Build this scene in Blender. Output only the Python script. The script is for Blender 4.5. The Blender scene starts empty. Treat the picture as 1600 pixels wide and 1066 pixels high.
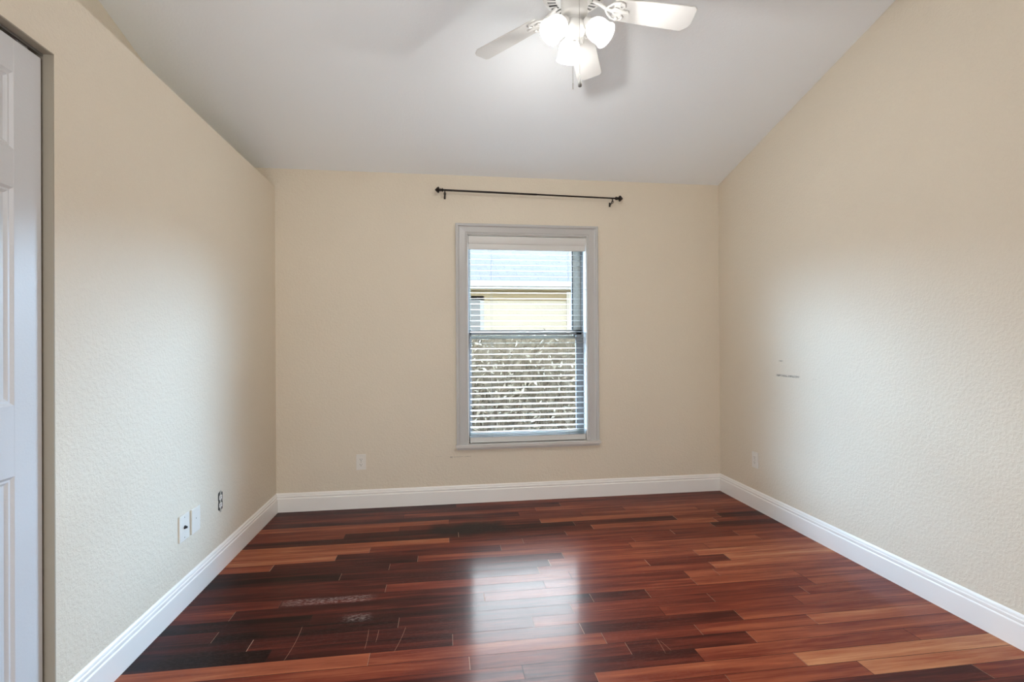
import bpy, bmesh, math, random
from mathutils import Vector, Matrix
random.seed(11)
PI = math.pi
C = bpy.context.scene.collection
S = bpy.context.scene

# ------------------------------------------------------------ room numbers (metres, camera stands at x=0 y=0)
XL, XR, YB = -1.234, 2.324, 3.994        # left wall, right wall, window wall
YF = -1.0                                # wall behind the camera
ZC, SL = 2.577, 0.2526                   # ceiling height at the window wall, and its slope
LEDGE = 2.44                             # top of the low left wall
XU = XL - 0.387                          # upper wall set back behind the ledge
def ceil_z(y): return ZC + SL * (YB - y)

# ------------------------------------------------------------ camera
cam_d = bpy.data.cameras.new('camera')
cam = bpy.data.objects.new('camera', cam_d)
C.objects.link(cam)
r = Vector((0.99049688, -0.13736879, -0.00676305))
u = Vector((0.00615373, -0.00485984, 0.99996926))
f = Vector((0.13739743, 0.99050805, 0.00396833))
M4 = Matrix(((r.x, u.x, -f.x, 0), (r.y, u.y, -f.y, 0), (r.z, u.z, -f.z, 1.2542), (0, 0, 0, 1)))
cam.matrix_world = M4
cam_d.sensor_width = 36.0
cam_d.lens = 36.0 * 790.05 / 1600.0
cam_d.clip_start = 0.02
S.camera = cam

# ------------------------------------------------------------ world, daylight, exposure
W = bpy.data.worlds.new('overcast_sky')
S.world = W
W.use_nodes = True
bg = W.node_tree.nodes['Background']
SKY_BASE, SKY_BANK, SKY_SIDES = 2.2, 45.0, 59.0   # dull cloud overhead and behind; bright cloud low on the window side, brightest along the gap between the houses
def build_sky():
    nt = W.node_tree; N = nt.nodes; L = nt.links
    tc = N.new('ShaderNodeTexCoord'); sp = N.new('ShaderNodeSeparateXYZ'); L.new(tc.outputs['Generated'], sp.inputs[0])
    def ramp(src, lo, hi, inv=False):
        m = N.new('ShaderNodeMapRange'); m.interpolation_type = 'SMOOTHSTEP'; m.inputs[1].default_value = lo; m.inputs[2].default_value = hi
        if inv: m.inputs[3].default_value = 1; m.inputs[4].default_value = 0
        L.new(src, m.inputs[0]); return m.outputs[0]
    def op(k, a, b):
        m = N.new('ShaderNodeMath'); m.operation = k
        for i, v in enumerate((a, b)):
            if v is None: continue
            if isinstance(v, (int, float)): m.inputs[i].default_value = v
            else: L.new(v, m.inputs[i])
        return m.outputs[0]
    X, Y, Z = sp.outputs
    ax = op('ABSOLUTE', X, None)
    front = ramp(Y, 0.0, 0.25)
    mid = op('MULTIPLY', op('MULTIPLY', ramp(Z, 0.12, 0.34), ramp(Z, 0.56, 0.72, True)), SKY_BANK)
    side = op('MULTIPLY', op('MULTIPLY', op('MULTIPLY', ramp(Z, 0.02, 0.14), ramp(Z, 0.34, 0.56, True)), op('MULTIPLY', ramp(ax, 0.28, 0.62), ramp(ax, 0.74, 1.0, True))), SKY_SIDES)
    side = op('MULTIPLY', side, op('ADD', op('MULTIPLY', ramp(X, -0.3, 0.3), 0.72), 0.72))
    tot = op('ADD', op('MULTIPLY', op('ADD', mid, side), front), SKY_BASE)
    mc = N.new('ShaderNodeMix'); mc.data_type = 'RGBA'                     # clear blue low along the gap, white cloud elsewhere
    L.new(op('MULTIPLY', ramp(ax, 0.28, 0.60), front), mc.inputs[0]); mc.inputs[6].default_value = (0.90, 0.94, 1.0, 1); mc.inputs[7].default_value = (0.47, 0.71, 1.0, 1)
    L.new(mc.outputs[2], bg.inputs['Color'])
    L.new(tot, bg.inputs['Strength'])
build_sky()

def area(name, loc, rot, sx, sy, power, col, portal=False):
    d = bpy.data.lights.new(name, 'AREA')
    d.shape = 'RECTANGLE'; d.size = sx; d.size_y = sy; d.energy = power; d.color = col
    if portal: d.cycles.is_portal = True
    o = bpy.data.objects.new(name, d); o.location = loc; o.rotation_euler = rot
    C.objects.link(o)
    return o
# daylight portal just outside the window pane (points into the room) and an added fill lamp behind the camera
area('window_sky_portal', (0.686, YB + 0.18, 1.309), (-PI / 2, 0, 0), 1.06, 1.72, 1, (1, 1, 1), portal=True)
area('rear_fill_light', (-0.375, YF - 0.02, 1.05), (PI / 2, 0, 0), 1.45, 2.0, 24, (1.0, 0.97, 0.92))

S.view_settings.view_transform = 'Standard'
S.view_settings.look = 'None'
S.view_settings.exposure = 0.36
S.view_settings.gamma = 1.0
S.view_settings.use_curve_mapping = False
S.cycles.use_denoising = True
S.cycles.max_bounces = 12
S.cycles.diffuse_bounces = 8
S.cycles.glossy_bounces = 6
S.cycles.transparent_max_bounces = 24
S.cycles.sample_clamp_indirect = 8.0
S.cycles.caustics_reflective = False
S.cycles.caustics_refractive = False
FAN_WATTS = 12.2

# ------------------------------------------------------------ materials
def mat(name, col, rough=0.5, metal=0.0, spec=0.5, bump=None, var=None):
    m = bpy.data.materials.new(name); m.use_nodes = True
    nt = m.node_tree; N = nt.nodes; L = nt.links
    b = N['Principled BSDF']
    b.inputs['Base Color'].default_value = (*col, 1)
    b.inputs['Roughness'].default_value = rough
    b.inputs['Metallic'].default_value = metal
    b.inputs['Specular IOR Level'].default_value = spec
    tc = N.new('ShaderNodeTexCoord')
    if var:                                       # (scale, amount): faint uneven colour
        n = N.new('ShaderNodeTexNoise'); n.inputs['Scale'].default_value = var[0]; n.inputs['Detail'].default_value = 4
        mx = N.new('ShaderNodeMix'); mx.data_type = 'RGBA'
        mx.inputs[6].default_value = (*[c * (1 - var[1]) for c in col], 1)
        mx.inputs[7].default_value = (*[min(1, c * (1 + var[1])) for c in col], 1)
        L.new(tc.outputs['Object'], n.inputs['Vector']); L.new(n.outputs['Fac'], mx.inputs[0]); L.new(mx.outputs[2], b.inputs['Base Color'])
    if bump:                                      # (scale, distance, detail)
        n = N.new('ShaderNodeTexNoise'); n.inputs['Scale'].default_value = bump[0]; n.inputs['Detail'].default_value = bump[2]
        bp = N.new('ShaderNodeBump'); bp.inputs['Distance'].default_value = bump[1]; bp.inputs['Strength'].default_value = 0.8
        L.new(tc.outputs['Object'], n.inputs['Vector']); L.new(n.outputs['Fac'], bp.inputs['Height']); L.new(bp.outputs['Normal'], b.inputs['Normal'])
    return m

def math_node(nt, op, a, b=None, c=None):
    n = nt.nodes.new('ShaderNodeMath'); n.operation = op
    for i, v in enumerate((a, b, c)):
        if v is None: continue
        if isinstance(v, (int, float)): n.inputs[i].default_value = v
        else: nt.links.new(v, n.inputs[i])
    return n.outputs[0]

def band(nt, val, lo, hi, soft):                  # 1 inside [lo, hi], fading over soft
    a = nt.nodes.new('ShaderNodeMapRange'); a.interpolation_type = 'SMOOTHSTEP'
    nt.links.new(val, a.inputs[0]); a.inputs[1].default_value = lo - soft; a.inputs[2].default_value = lo + soft
    b = nt.nodes.new('ShaderNodeMapRange'); b.interpolation_type = 'SMOOTHSTEP'
    nt.links.new(val, b.inputs[0]); b.inputs[1].default_value = hi - soft; b.inputs[2].default_value = hi + soft
    return math_node(nt, 'SUBTRACT', a.outputs[0], b.outputs[0])

WALL = (0.725, 0.655, 0.54)
def wall_mat(name, col=WALL, scuffs=()):
    """Cream paint over knockdown plaster; scuffs = list of (axis, lo, hi, zlo, zhi, strength)."""
    m = bpy.data.materials.new(name); m.use_nodes = True
    nt = m.node_tree; N = nt.nodes; L = nt.links; b = N['Principled BSDF']
    b.inputs['Roughness'].default_value = 0.55; b.inputs['Specular IOR Level'].default_value = 0.25
    tc = N.new('ShaderNodeTexCoord')
    n1 = N.new('ShaderNodeTexNoise'); n1.inputs['Scale'].default_value = 75; n1.inputs['Detail'].default_value = 3; n1.inputs['Roughness'].default_value = 0.55
    L.new(tc.outputs['Object'], n1.inputs['Vector'])
    rp = N.new('ShaderNodeMapRange'); rp.interpolation_type = 'SMOOTHSTEP'
    rp.inputs[1].default_value = 0.40; rp.inputs[2].default_value = 0.62
    L.new(n1.outputs['Fac'], rp.inputs[0])
    bp = N.new('ShaderNodeBump'); bp.inputs['Distance'].default_value = 0.0011; bp.inputs['Strength'].default_value = 0.7
    L.new(rp.outputs[0], bp.inputs['Height']); L.new(bp.outputs['Normal'], b.inputs['Normal'])
    n2 = N.new('ShaderNodeTexNoise'); n2.inputs['Scale'].default_value = 2.2; n2.inputs['Detail'].default_value = 3
    L.new(tc.outputs['Object'], n2.inputs['Vector'])
    mx = N.new('ShaderNodeMix'); mx.data_type = 'RGBA'
    mx.inputs[6].default_value = (*[c * 0.97 for c in col], 1); mx.inputs[7].default_value = (*[min(1, c * 1.03) for c in col], 1)
    L.new(n2.outputs['Fac'], mx.inputs[0])
    out = mx.outputs[2]
    if scuffs:
        sep = N.new('ShaderNodeSeparateXYZ'); L.new(tc.outputs['Object'], sep.inputs[0])
        n3 = N.new('ShaderNodeTexNoise'); n3.inputs['Scale'].default_value = 130; n3.inputs['Detail'].default_value = 2
        L.new(tc.outputs['Object'], n3.inputs['Vector'])
        tot = None
        for ax, lo, hi, zl, zh, st in scuffs:
            k = math_node(nt, 'MULTIPLY', band(nt, sep.outputs[ax], lo, hi, 0.006), band(nt, sep.outputs[2], zl, zh, 0.003))
            k = math_node(nt, 'MULTIPLY', k, band(nt, n3.outputs['Fac'], 0.47, 2.0, 0.05))
            k = math_node(nt, 'MULTIPLY', k, st)
            tot = k if tot is None else math_node(nt, 'MAXIMUM', tot, k)
        m2 = N.new('ShaderNodeMix'); m2.data_type = 'RGBA'
        L.new(tot, m2.inputs[0]); L.new(out, m2.inputs[6]); m2.inputs[7].default_value = (0.10, 0.09, 0.08, 1)
        out = m2.outputs[2]
    L.new(out, b.inputs['Base Color'])
    return m

M_wall = wall_mat('cream_wall_paint')
M_wall_back = wall_mat('cream_wall_paint_scuffed_under_window', scuffs=[(0, 0.06, 0.075, 0.357, 0.369, 0.7), (0, 0.075, 0.22, 0.3615, 0.3655, 0.45), (0, -0.05, 0.0, 0.37, 0.373, 0.25)])
M_wall_right = wall_mat('cream_wall_paint_scuffed_mid_wall', scuffs=[(1, 3.03, 3.26, 1.010, 1.024, 0.75), (1, 3.19, 3.235, 1.113, 1.121, 0.6), (1, 2.88, 2.91, 1.008, 1.014, 0.3)])
M_ceil = mat('white_ceiling_paint', (0.90, 0.95, 0.99), 0.8, spec=0.15, bump=(70, 0.0012, 3))
M_trim = mat('white_trim_paint', (0.87, 0.855, 0.83), 0.35, var=(6, 0.02))
M_casing = mat('shade_greyed_casing', (0.50, 0.495, 0.485), 0.35)  # the white casing's dimness is put into this grey
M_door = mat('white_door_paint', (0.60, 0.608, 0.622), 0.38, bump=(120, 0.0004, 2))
M_plate = mat('ivory_plate_plastic', (0.76, 0.735, 0.68), 0.35)
M_slot = mat('dark_slot', (0.015, 0.014, 0.013), 0.7)
M_screw = mat('plate_screw', (0.45, 0.43, 0.38), 0.4, metal=0.6)
M_rod = mat('dark_bronze_rod', (0.018, 0.013, 0.010), 0.42, metal=0.4)
M_blind = mat('white_blind_vinyl', (0.64, 0.635, 0.615), 0.4)
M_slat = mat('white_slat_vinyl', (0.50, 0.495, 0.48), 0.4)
M_cord = mat('blind_cord', (0.30, 0.28, 0.25), 0.8)
M_alu = mat('grey_window_aluminium', (0.24, 0.243, 0.25), 0.45, metal=0.3)
M_gasket = mat('black_gasket', (0.02, 0.022, 0.025), 0.6)
M_stucco_ext = mat('grey_green_exterior_stucco', (0.42, 0.43, 0.38), 0.9, bump=(40, 0.003, 4), var=(30, 0.25))
M_dark = mat('closet_shadow_paint', (0.30, 0.27, 0.22), 0.8)
M_steel = mat('dull_track_steel', (0.35, 0.34, 0.33), 0.4, metal=0.9)
M_fan = mat('white_fan_enamel', (0.62, 0.62, 0.61), 0.35)
M_blade = mat('white_fan_blade', (0.62, 0.62, 0.61), 0.45, bump=(60, 0.0003, 2))
M_vent = mat('fan_vent_dark', (0.10, 0.10, 0.10), 0.7)
M_chain = mat('pull_chain_metal', (0.30, 0.29, 0.28), 0.35, metal=0.8)
M_bob = mat('grey_chain_bob', (0.16, 0.16, 0.155), 0.5)

def glass_mat():
    m = bpy.data.materials.new('window_glass'); m.use_nodes = True
    nt = m.node_tree; N = nt.nodes; L = nt.links
    N.remove(N['Principled BSDF']); out = N['Material Output']
    t = N.new('ShaderNodeBsdfTransparent'); t.inputs[0].default_value = (0.93, 0.95, 0.95, 1)
    g = N.new('ShaderNodeBsdfGlossy'); g.inputs['Roughness'].default_value = 0.02
    lw = N.new('ShaderNodeLayerWeight'); lw.inputs[0].default_value = 0.5
    fr = N.new('ShaderNodeMath'); fr.operation = 'POWER'; L.new(lw.outputs['Facing'], fr.inputs[0]); fr.inputs[1].default_value = 5
    fm = N.new('ShaderNodeMath'); fm.operation = 'MULTIPLY_ADD'; L.new(fr.outputs[0], fm.inputs[0]); fm.inputs[1].default_value = 0.6; fm.inputs[2].default_value = 0.02
    fr = fm
    mx = N.new('ShaderNodeMixShader')
    L.new(fr.outputs[0], mx.inputs[0]); L.new(t.outputs[0], mx.inputs[1]); L.new(g.outputs[0], mx.inputs[2]); L.new(mx.outputs[0], out.inputs[0])
    return m
M_glass = glass_mat()

def shade_mat():
    """Frosted glass lamp shade: passes part of the bulb's light straight, scatters the rest, and is lit up by it."""
    m = bpy.data.materials.new('frosted_shade_glass'); m.use_nodes = True
    nt = m.node_tree; N = nt.nodes; L = nt.links
    N.remove(N['Principled BSDF']); out = N['Material Output']
    t = N.new('ShaderNodeBsdfTransparent'); t.inputs[0].default_value = (1, 1, 1, 1)
    tl = N.new('ShaderNodeBsdfTranslucent'); tl.inputs[0].default_value = (0.95, 0.95, 0.93, 1)
    d = N.new('ShaderNodeBsdfDiffuse'); d.inputs[0].default_value = (0.95, 0.95, 0.93, 1)
    m1 = N.new('ShaderNodeMixShader'); m1.inputs[0].default_value = 0.45
    L.new(tl.outputs[0], m1.inputs[1]); L.new(d.outputs[0], m1.inputs[2])
    m2 = N.new('ShaderNodeMixShader'); m2.inputs[0].default_value = 0.78
    L.new(t.outputs[0], m2.inputs[1]); L.new(m1.outputs[0], m2.inputs[2])
    L.new(m2.outputs[0], out.inputs[0])
    return m
M_shade = shade_mat()
def bulb_mat():
    m = bpy.data.materials.new('lit_bulb'); m.use_nodes = True
    b = m.node_tree.nodes['Principled BSDF']
    b.inputs['Base Color'].default_value = (1, 1, 1, 1)
    b.inputs['Emission Color'].default_value = (1, 0.97, 0.92, 1); b.inputs['Emission Strength'].default_value = 3
    return m
M_bulb = bulb_mat()

SCRATCHES = [((-.622, 2.356), (-.628, 2.119)), ((-.326, 2.292), (-.322, 2.150)), ((-.166, 2.288), (-.20, 2.114)), ((.892, 2.04), (.885, 1.942)), ((-.281, 2.28), (-.283, 2.193)), ((.90, 2.02), (.915, 1.955))]
def floor_mat():
    m = bpy.data.materials.new('cherry_plank_floor'); m.use_nodes = True
    nt = m.node_tree; N = nt.nodes; L = nt.links; b = N['Principled BSDF']
    tc = N.new('ShaderNodeTexCoord')
    at = N.new('ShaderNodeAttribute'); at.attribute_name = 'tone'
    sc_ = N.new('ShaderNodeSeparateColor'); L.new(at.outputs['Color'], sc_.inputs[0])
    tone, rnd, joint = sc_.outputs[0], sc_.outputs[1], sc_.outputs[2]
    off = N.new('ShaderNodeCombineXYZ'); L.new(math_node(nt, 'MULTIPLY', rnd, 37.0), off.inputs[2]); L.new(math_node(nt, 'MULTIPLY', rnd, 11.0), off.inputs[0])
    add = N.new('ShaderNodeVectorMath'); add.operation = 'ADD'
    L.new(tc.outputs['Object'], add.inputs[0]); L.new(off.outputs[0], add.inputs[1])
    def grain(sx, sy, detail, rough=0.6, dist=0.0):
        mp = N.new('ShaderNodeMapping'); mp.inputs['Scale'].default_value = (sx, sy, 1)
        L.new(add.outputs[0], mp.inputs[0])
        n = N.new('ShaderNodeTexNoise'); n.inputs['Scale'].default_value = 1; n.inputs['Detail'].default_value = detail
        n.inputs['Roughness'].default_value = rough; n.inputs['Distortion'].default_value = dist
        L.new(mp.outputs[0], n.inputs['Vector'])
        return n.outputs['Fac']
    g1 = grain(1.6, 22, 5, 0.6, 0.4)                 # broad figure along the board
    g2 = grain(6, 190, 3, 0.6)                       # fine pores
    v = math_node(nt, 'ADD', tone, math_node(nt, 'MULTIPLY', math_node(nt, 'SUBTRACT', g1, 0.5), 0.85))
    v = math_node(nt, 'ADD', v, math_node(nt, 'MULTIPLY', math_node(nt, 'SUBTRACT', g2, 0.5), 0.30))
    cr = N.new('ShaderNodeValToRGB')
    e = cr.color_ramp.elements
    e[0].position = 0.0; e[0].color = (0.008, 0.0006, 0.0006, 1)
    e[1].position = 1.0; e[1].color = (0.50, 0.225, 0.105, 1)
    for p_, c_ in ((0.25, (0.050, 0.0060, 0.0040)), (0.5, (0.150, 0.026, 0.013)), (0.75, (0.300, 0.082, 0.036))):
        x = e.new(p_); x.color = (*c_, 1)
    L.new(v, cr.inputs[0])
    # irregular dark patch mixed into the boards near the window wall
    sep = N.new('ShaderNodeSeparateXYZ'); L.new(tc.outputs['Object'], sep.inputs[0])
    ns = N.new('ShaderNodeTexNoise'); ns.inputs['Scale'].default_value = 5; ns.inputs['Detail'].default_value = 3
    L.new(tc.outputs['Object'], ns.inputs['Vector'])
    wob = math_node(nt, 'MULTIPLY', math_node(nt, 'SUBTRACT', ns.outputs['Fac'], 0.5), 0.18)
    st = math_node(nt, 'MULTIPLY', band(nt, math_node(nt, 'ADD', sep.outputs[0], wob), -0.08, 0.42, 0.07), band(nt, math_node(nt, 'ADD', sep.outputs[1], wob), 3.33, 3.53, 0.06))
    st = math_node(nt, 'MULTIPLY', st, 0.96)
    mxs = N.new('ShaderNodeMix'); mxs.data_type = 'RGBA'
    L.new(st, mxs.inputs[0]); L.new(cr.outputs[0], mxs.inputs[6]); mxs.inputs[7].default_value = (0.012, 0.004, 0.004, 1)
    # dusty whitish wear: fine speckles inside worn zones
    nz = N.new('ShaderNodeTexNoise'); nz.inputs['Scale'].default_value = 1.7; nz.inputs['Detail'].default_value = 3
    L.new(tc.outputs['Object'], nz.inputs['Vector'])
    mpf = N.new('ShaderNodeMapping'); mpf.inputs['Scale'].default_value = (45, 150, 1); L.new(tc.outputs['Object'], mpf.inputs[0])
    nf = N.new('ShaderNodeTexNoise'); nf.inputs['Scale'].default_value = 1; nf.inputs['Detail'].default_value = 4; nf.inputs['Roughness'].default_value = 0.7
    L.new(mpf.outputs[0], nf.inputs['Vector'])
    wear = math_node(nt, 'MULTIPLY', band(nt, nz.outputs['Fac'], 0.52, 2, 0.07), band(nt, nf.outputs['Fac'], 0.56, 2, 0.08))
    scr = math_node(nt, 'MULTIPLY', band(nt, sep.outputs[0], -0.76, -0.36, 0.05), band(nt, sep.outputs[1], 2.55, 2.61, 0.008))
    scr = math_node(nt, 'MULTIPLY', scr, band(nt, nf.outputs['Fac'], 0.52, 2, 0.05))
    blob = math_node(nt, 'MULTIPLY', band(nt, sep.outputs[0], -0.44, -0.34, 0.03), band(nt, sep.outputs[1], 2.37, 2.43, 0.015))
    blob = math_node(nt, 'MULTIPLY', blob, band(nt, nf.outputs['Fac'], 0.52, 2, 0.06))
    w2 = math_node(nt, 'ADD', math_node(nt, 'MULTIPLY', wear, 0.025), math_node(nt, 'MULTIPLY', math_node(nt, 'MAXIMUM', scr, blob), 0.30))
    mw = N.new('ShaderNodeMix'); mw.data_type = 'RGBA'
    L.new(w2, mw.inputs[0]); L.new(mxs.outputs[2], mw.inputs[6]); mw.inputs[7].default_value = (0.50, 0.40, 0.36, 1)
    scl = None                                        # long thin scratches
    for (ax, ay), (bx_, by_) in SCRATCHES:
        dx, dy = bx_ - ax, by_ - ay; ln = math.hypot(dx, dy); dx /= ln; dy /= ln
        px, py = math_node(nt, 'SUBTRACT', sep.outputs[0], ax), math_node(nt, 'SUBTRACT', sep.outputs[1], ay)
        al = math_node(nt, 'ADD', math_node(nt, 'MULTIPLY', px, dx), math_node(nt, 'MULTIPLY', py, dy))
        ac = math_node(nt, 'ADD', math_node(nt, 'MULTIPLY', px, -dy), math_node(nt, 'MULTIPLY', py, dx))
        ac = math_node(nt, 'ADD', ac, math_node(nt, 'MULTIPLY', math_node(nt, 'MULTIPLY', al, math_node(nt, 'SUBTRACT', al, ln)), 0.45))
        k = math_node(nt, 'MULTIPLY', band(nt, al, 0, ln, 0.01), band(nt, ac, -.0008, .0008, .0007))
        scl = k if scl is None else math_node(nt, 'MAXIMUM', scl, k)
    mw2 = N.new('ShaderNodeMix'); mw2.data_type = 'RGBA'
    L.new(math_node(nt, 'MULTIPLY', scl, 0.6), mw2.inputs[0]); L.new(mw.outputs[2], mw2.inputs[6]); mw2.inputs[7].default_value = (0.42, 0.22, 0.15, 1)
    mw = mw2
    # joints between boards: dark, the butt ends dusty
    mj = N.new('ShaderNodeMix'); mj.data_type = 'RGBA'
    mjc = N.new('ShaderNodeMix'); mjc.data_type = 'RGBA'
    mjc.inputs[6].default_value = (0.020, 0.006, 0.005, 1); mjc.inputs[7].default_value = (0.40, 0.24, 0.17, 1)
    L.new(math_node(nt, 'GREATER_THAN', joint, 0.75), mjc.inputs[0])
    L.new(math_node(nt, 'GREATER_THAN', joint, 0.25), mj.inputs[0]); L.new(mw.outputs[2], mj.inputs[6]); L.new(mjc.outputs[2], mj.inputs[7])
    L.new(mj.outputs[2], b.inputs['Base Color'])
    nr = N.new('ShaderNodeTexNoise'); nr.inputs['Scale'].default_value = 3; nr.inputs['Detail'].default_value = 4
    L.new(tc.outputs['Object'], nr.inputs['Vector'])
    rr = N.new('ShaderNodeMapRange'); L.new(nr.outputs['Fac'], rr.inputs[0]); rr.inputs[3].default_value = 0.30; rr.inputs[4].default_value = 0.50
    L.new(rr.outputs[0], b.inputs['Roughness'])
    b.inputs['Specular IOR Level'].default_value = 0.05
    b.inputs['Coat Weight'].default_value = 0.26; b.inputs['Coat Roughness'].default_value = 0.15; b.inputs['Coat IOR'].default_value = 1.5
    L.new(math_node(nt, 'MULTIPLY', math_node(nt, 'LESS_THAN', joint, 0.25), 0.20), b.inputs['Coat Weight'])
    bp = N.new('ShaderNodeBump'); bp.inputs['Distance'].default_value = 0.0003; bp.inputs['Strength'].default_value = 0.4
    L.new(g2, bp.inputs['Height']); L.new(bp.outputs['Normal'], b.inputs['Normal'])
    return m
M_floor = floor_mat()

# ------------------------------------------------------------ mesh helpers
def bx(bm, a, b, bev=0.0):
    x0, x1 = sorted((a[0], b[0])); y0, y1 = sorted((a[1], b[1])); z0, z1 = sorted((a[2], b[2]))
    t = bmesh.new()
    bmesh.ops.create_cube(t, size=1)
    for v in t.verts:
        v.co = Vector(((x0 + x1) / 2 + v.co.x * (x1 - x0), (y0 + y1) / 2 + v.co.y * (y1 - y0), (z0 + z1) / 2 + v.co.z * (z1 - z0)))
    if bev: bmesh.ops.bevel(t, geom=t.edges[:], offset=bev, segments=2, affect='EDGES', profile=0.7)
    merge(bm, t)

def merge(bm, t, mtx=None):
    if mtx: t.transform(mtx)
    me = bpy.data.meshes.new('tmp'); t.to_mesh(me); t.free()
    bm.from_mesh(me); bpy.data.meshes.remove(me)

def lathe(bm, prof, seg=32, mtx=None, cap=False):
    """Revolve (radius, z) profile round Z."""
    t = bmesh.new(); rings = []
    for rr, z in prof:
        if rr < 1e-6: rings.append([t.verts.new((0, 0, z))])
        else: rings.append([t.verts.new((rr * math.cos(2 * PI * i / seg), rr * math.sin(2 * PI * i / seg), z)) for i in range(seg)])
    for a, b in zip(rings, rings[1:]):
        for i in range(seg):
            j = (i + 1) % seg
            if len(a) == 1 and len(b) == 1: continue
            if len(a) == 1: t.faces.new((a[0], b[j], b[i]))
            elif len(b) == 1: t.faces.new((a[i], a[j], b[0]))
            else: t.faces.new((a[i], a[j], b[j], b[i]))
    bmesh.ops.recalc_face_normals(t, faces=t.faces[:])
    merge(bm, t, mtx)

def tube(bm, pts, rad, seg=8):
    pts = [Vector(p) for p in pts]; t = bmesh.new(); rings = []
    for i, p in enumerate(pts):
        d = (pts[min(i + 1, len(pts) - 1)] - pts[max(i - 1, 0)]).normalized()
        a = d.orthogonal().normalized() if i == 0 else (a - d * a.dot(d)).normalized()
        bb = d.cross(a)
        rings.append([t.verts.new(p + (a * math.cos(2 * PI * k / seg) + bb * math.sin(2 * PI * k / seg)) * rad) for k in range(seg)])
    for q, s in zip(rings, rings[1:]):
        for k in range(seg): t.faces.new((q[k], q[(k + 1) % seg], s[(k + 1) % seg], s[k]))
    t.faces.new(rings[0][::-1]); t.faces.new(rings[-1])
    merge(bm, t)

def prism(bm, poly, z0, z1, mtx=None, bev=0.0):
    """Extrude a flat outline (x, y) from z0 to z1."""
    t = bmesh.new()
    lo = [t.verts.new((x, y, z0)) for x, y in poly]; hi = [t.verts.new((x, y, z1)) for x, y in poly]
    t.faces.new(lo[::-1]); t.faces.new(hi)
    n = len(poly)
    for i in range(n): t.faces.new((lo[i], lo[(i + 1) % n], hi[(i + 1) % n], hi[i]))
    bmesh.ops.recalc_face_normals(t, faces=t.faces[:])
    if bev:
        es = [e for e in t.edges if abs(e.verts[0].co.z - e.verts[1].co.z) < 1e-6]
        bmesh.ops.bevel(t, geom=es, offset=bev, segments=2, affect='EDGES')
    merge(bm, t, mtx)

def obj(name, bm, m, parent=None, smooth=False, loc=None, bevel=0.0):
    me = bpy.data.meshes.new(name); bm.to_mesh(me); bm.free()
    o = bpy.data.objects.new(name, me); C.objects.link(o)
    for mm in (m if isinstance(m, (list, tuple)) else [m]): me.materials.append(mm)
    if parent is not None: o.parent = parent
    if loc: o.location = loc
    if smooth:
        for p in me.polygons: p.use_smooth = True
        es = o.modifiers.new('edge_split', 'EDGE_SPLIT'); es.split_angle = math.radians(40)
    return o

def empty(name, loc, rz=0.0):
    o = bpy.data.objects.new(name, None); C.objects.link(o); o.location = loc; o.rotation_euler = (0, 0, rz)
    o.empty_display_size = 0.05
    return o

def tag(o, label, cat, group=None):
    o['label'] = label; o['category'] = cat
    if group: o['group'] = group
    return o

def struct(o): o['kind'] = 'structure'; return o
BM = bmesh.new

# ------------------------------------------------------------ floor: boards with their own tones
BW, Y0 = 0.084, 2.118
ROWS = {   # row: list of (start x, tone)
    22: [(-9, .30), (0.3, .45)], 21: [(-9, .22), (0.1, .42), (1.3, .35)], 20: [(-9, .36), (0.9, .5)],
    19: [(-9, .42), (-.282, .50), (.692, .58)], 18: [(-9, .30), (.55, .52), (1.35, .62)],
    17: [(-9, .68), (.043, .50), (1.0, .58), (1.9, .5)], 16: [(-9, .56), (-.289, .40), (.678, .72), (1.641, .68), (2.0, .5)],
    15: [(-9, .50), (-.635, .22), (.9, .30), (1.641, .55), (1.975, .25)], 14: [(-9, .24), (.1, .3), (1.005, .66), (1.9, .45)],
    13: [(-9, .76), (.039, .35), (.8, .5), (1.83, .25)], 12: [(-9, .74), (-.441, .50), (.5, .48), (1.5, .42)],
    11: [(-9, .78), (-.622, .33), (.35, .50), (1.2, .46), (1.9, .58)], 10: [(-9, .62), (-.952, .25), (-.146, .52), (1.144, .60), (2.0, .55)],
    9: [(-9, .20), (-.3, .30), (.7, .58), (1.6, .62)], 8: [(-9, .06), (-.55, .22), (.6, .58), (1.489, .72)],
    7: [(-9, .28), (.522, .48), (1.15, .36), (1.639, .80)], 6: [(-9, .30), (-.292, .46), (.678, .50), (1.495, .68)],
    5: [(-9, .40), (-.777, .34), (.519, .42), (1.30, .62), (1.471, .60)], 4: [(-9, .44), (-.967, .28), (.2, .45), (1.3, .62), (1.9, .58)],
    3: [(-9, .04), (-.6, .22), (.72, .26), (1.011, .46), (1.9, .58)], 2: [(-9, .22), (-.972, .10), (-.2, .3), (.6, .42), (1.30, .40), (1.8, .55)],
    1: [(-9, .10), (-.8, .26), (.4, .46), (1.008, .50), (1.7, .58)], 0: [(-9, .08), (-.7, .24), (.037, .36), (.6, .28), (1.342, .58)],
    -1: [(-9, .72), (-.295, .55), (.673, .42), (1.1, .56), (1.645, .74)], -2: [(-9, .52), (.1, .40), (.75, .27), (1.293, .60)],
    -3: [(-9, .38), (.3, .28), (1.013, .56), (1.979, .62)], -4: [(-9, .36), (.566, .62), (1.393, .92)], -5: [(-9, .40), (.3, .5), (1.048, .60), (1.6, .86)],
    -6: [(-9, .34), (.5, .42), (1.25, .28), (2.02, .50)], -7: [(-9, .42), (.7, .40), (1.4, .34)],
}
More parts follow.
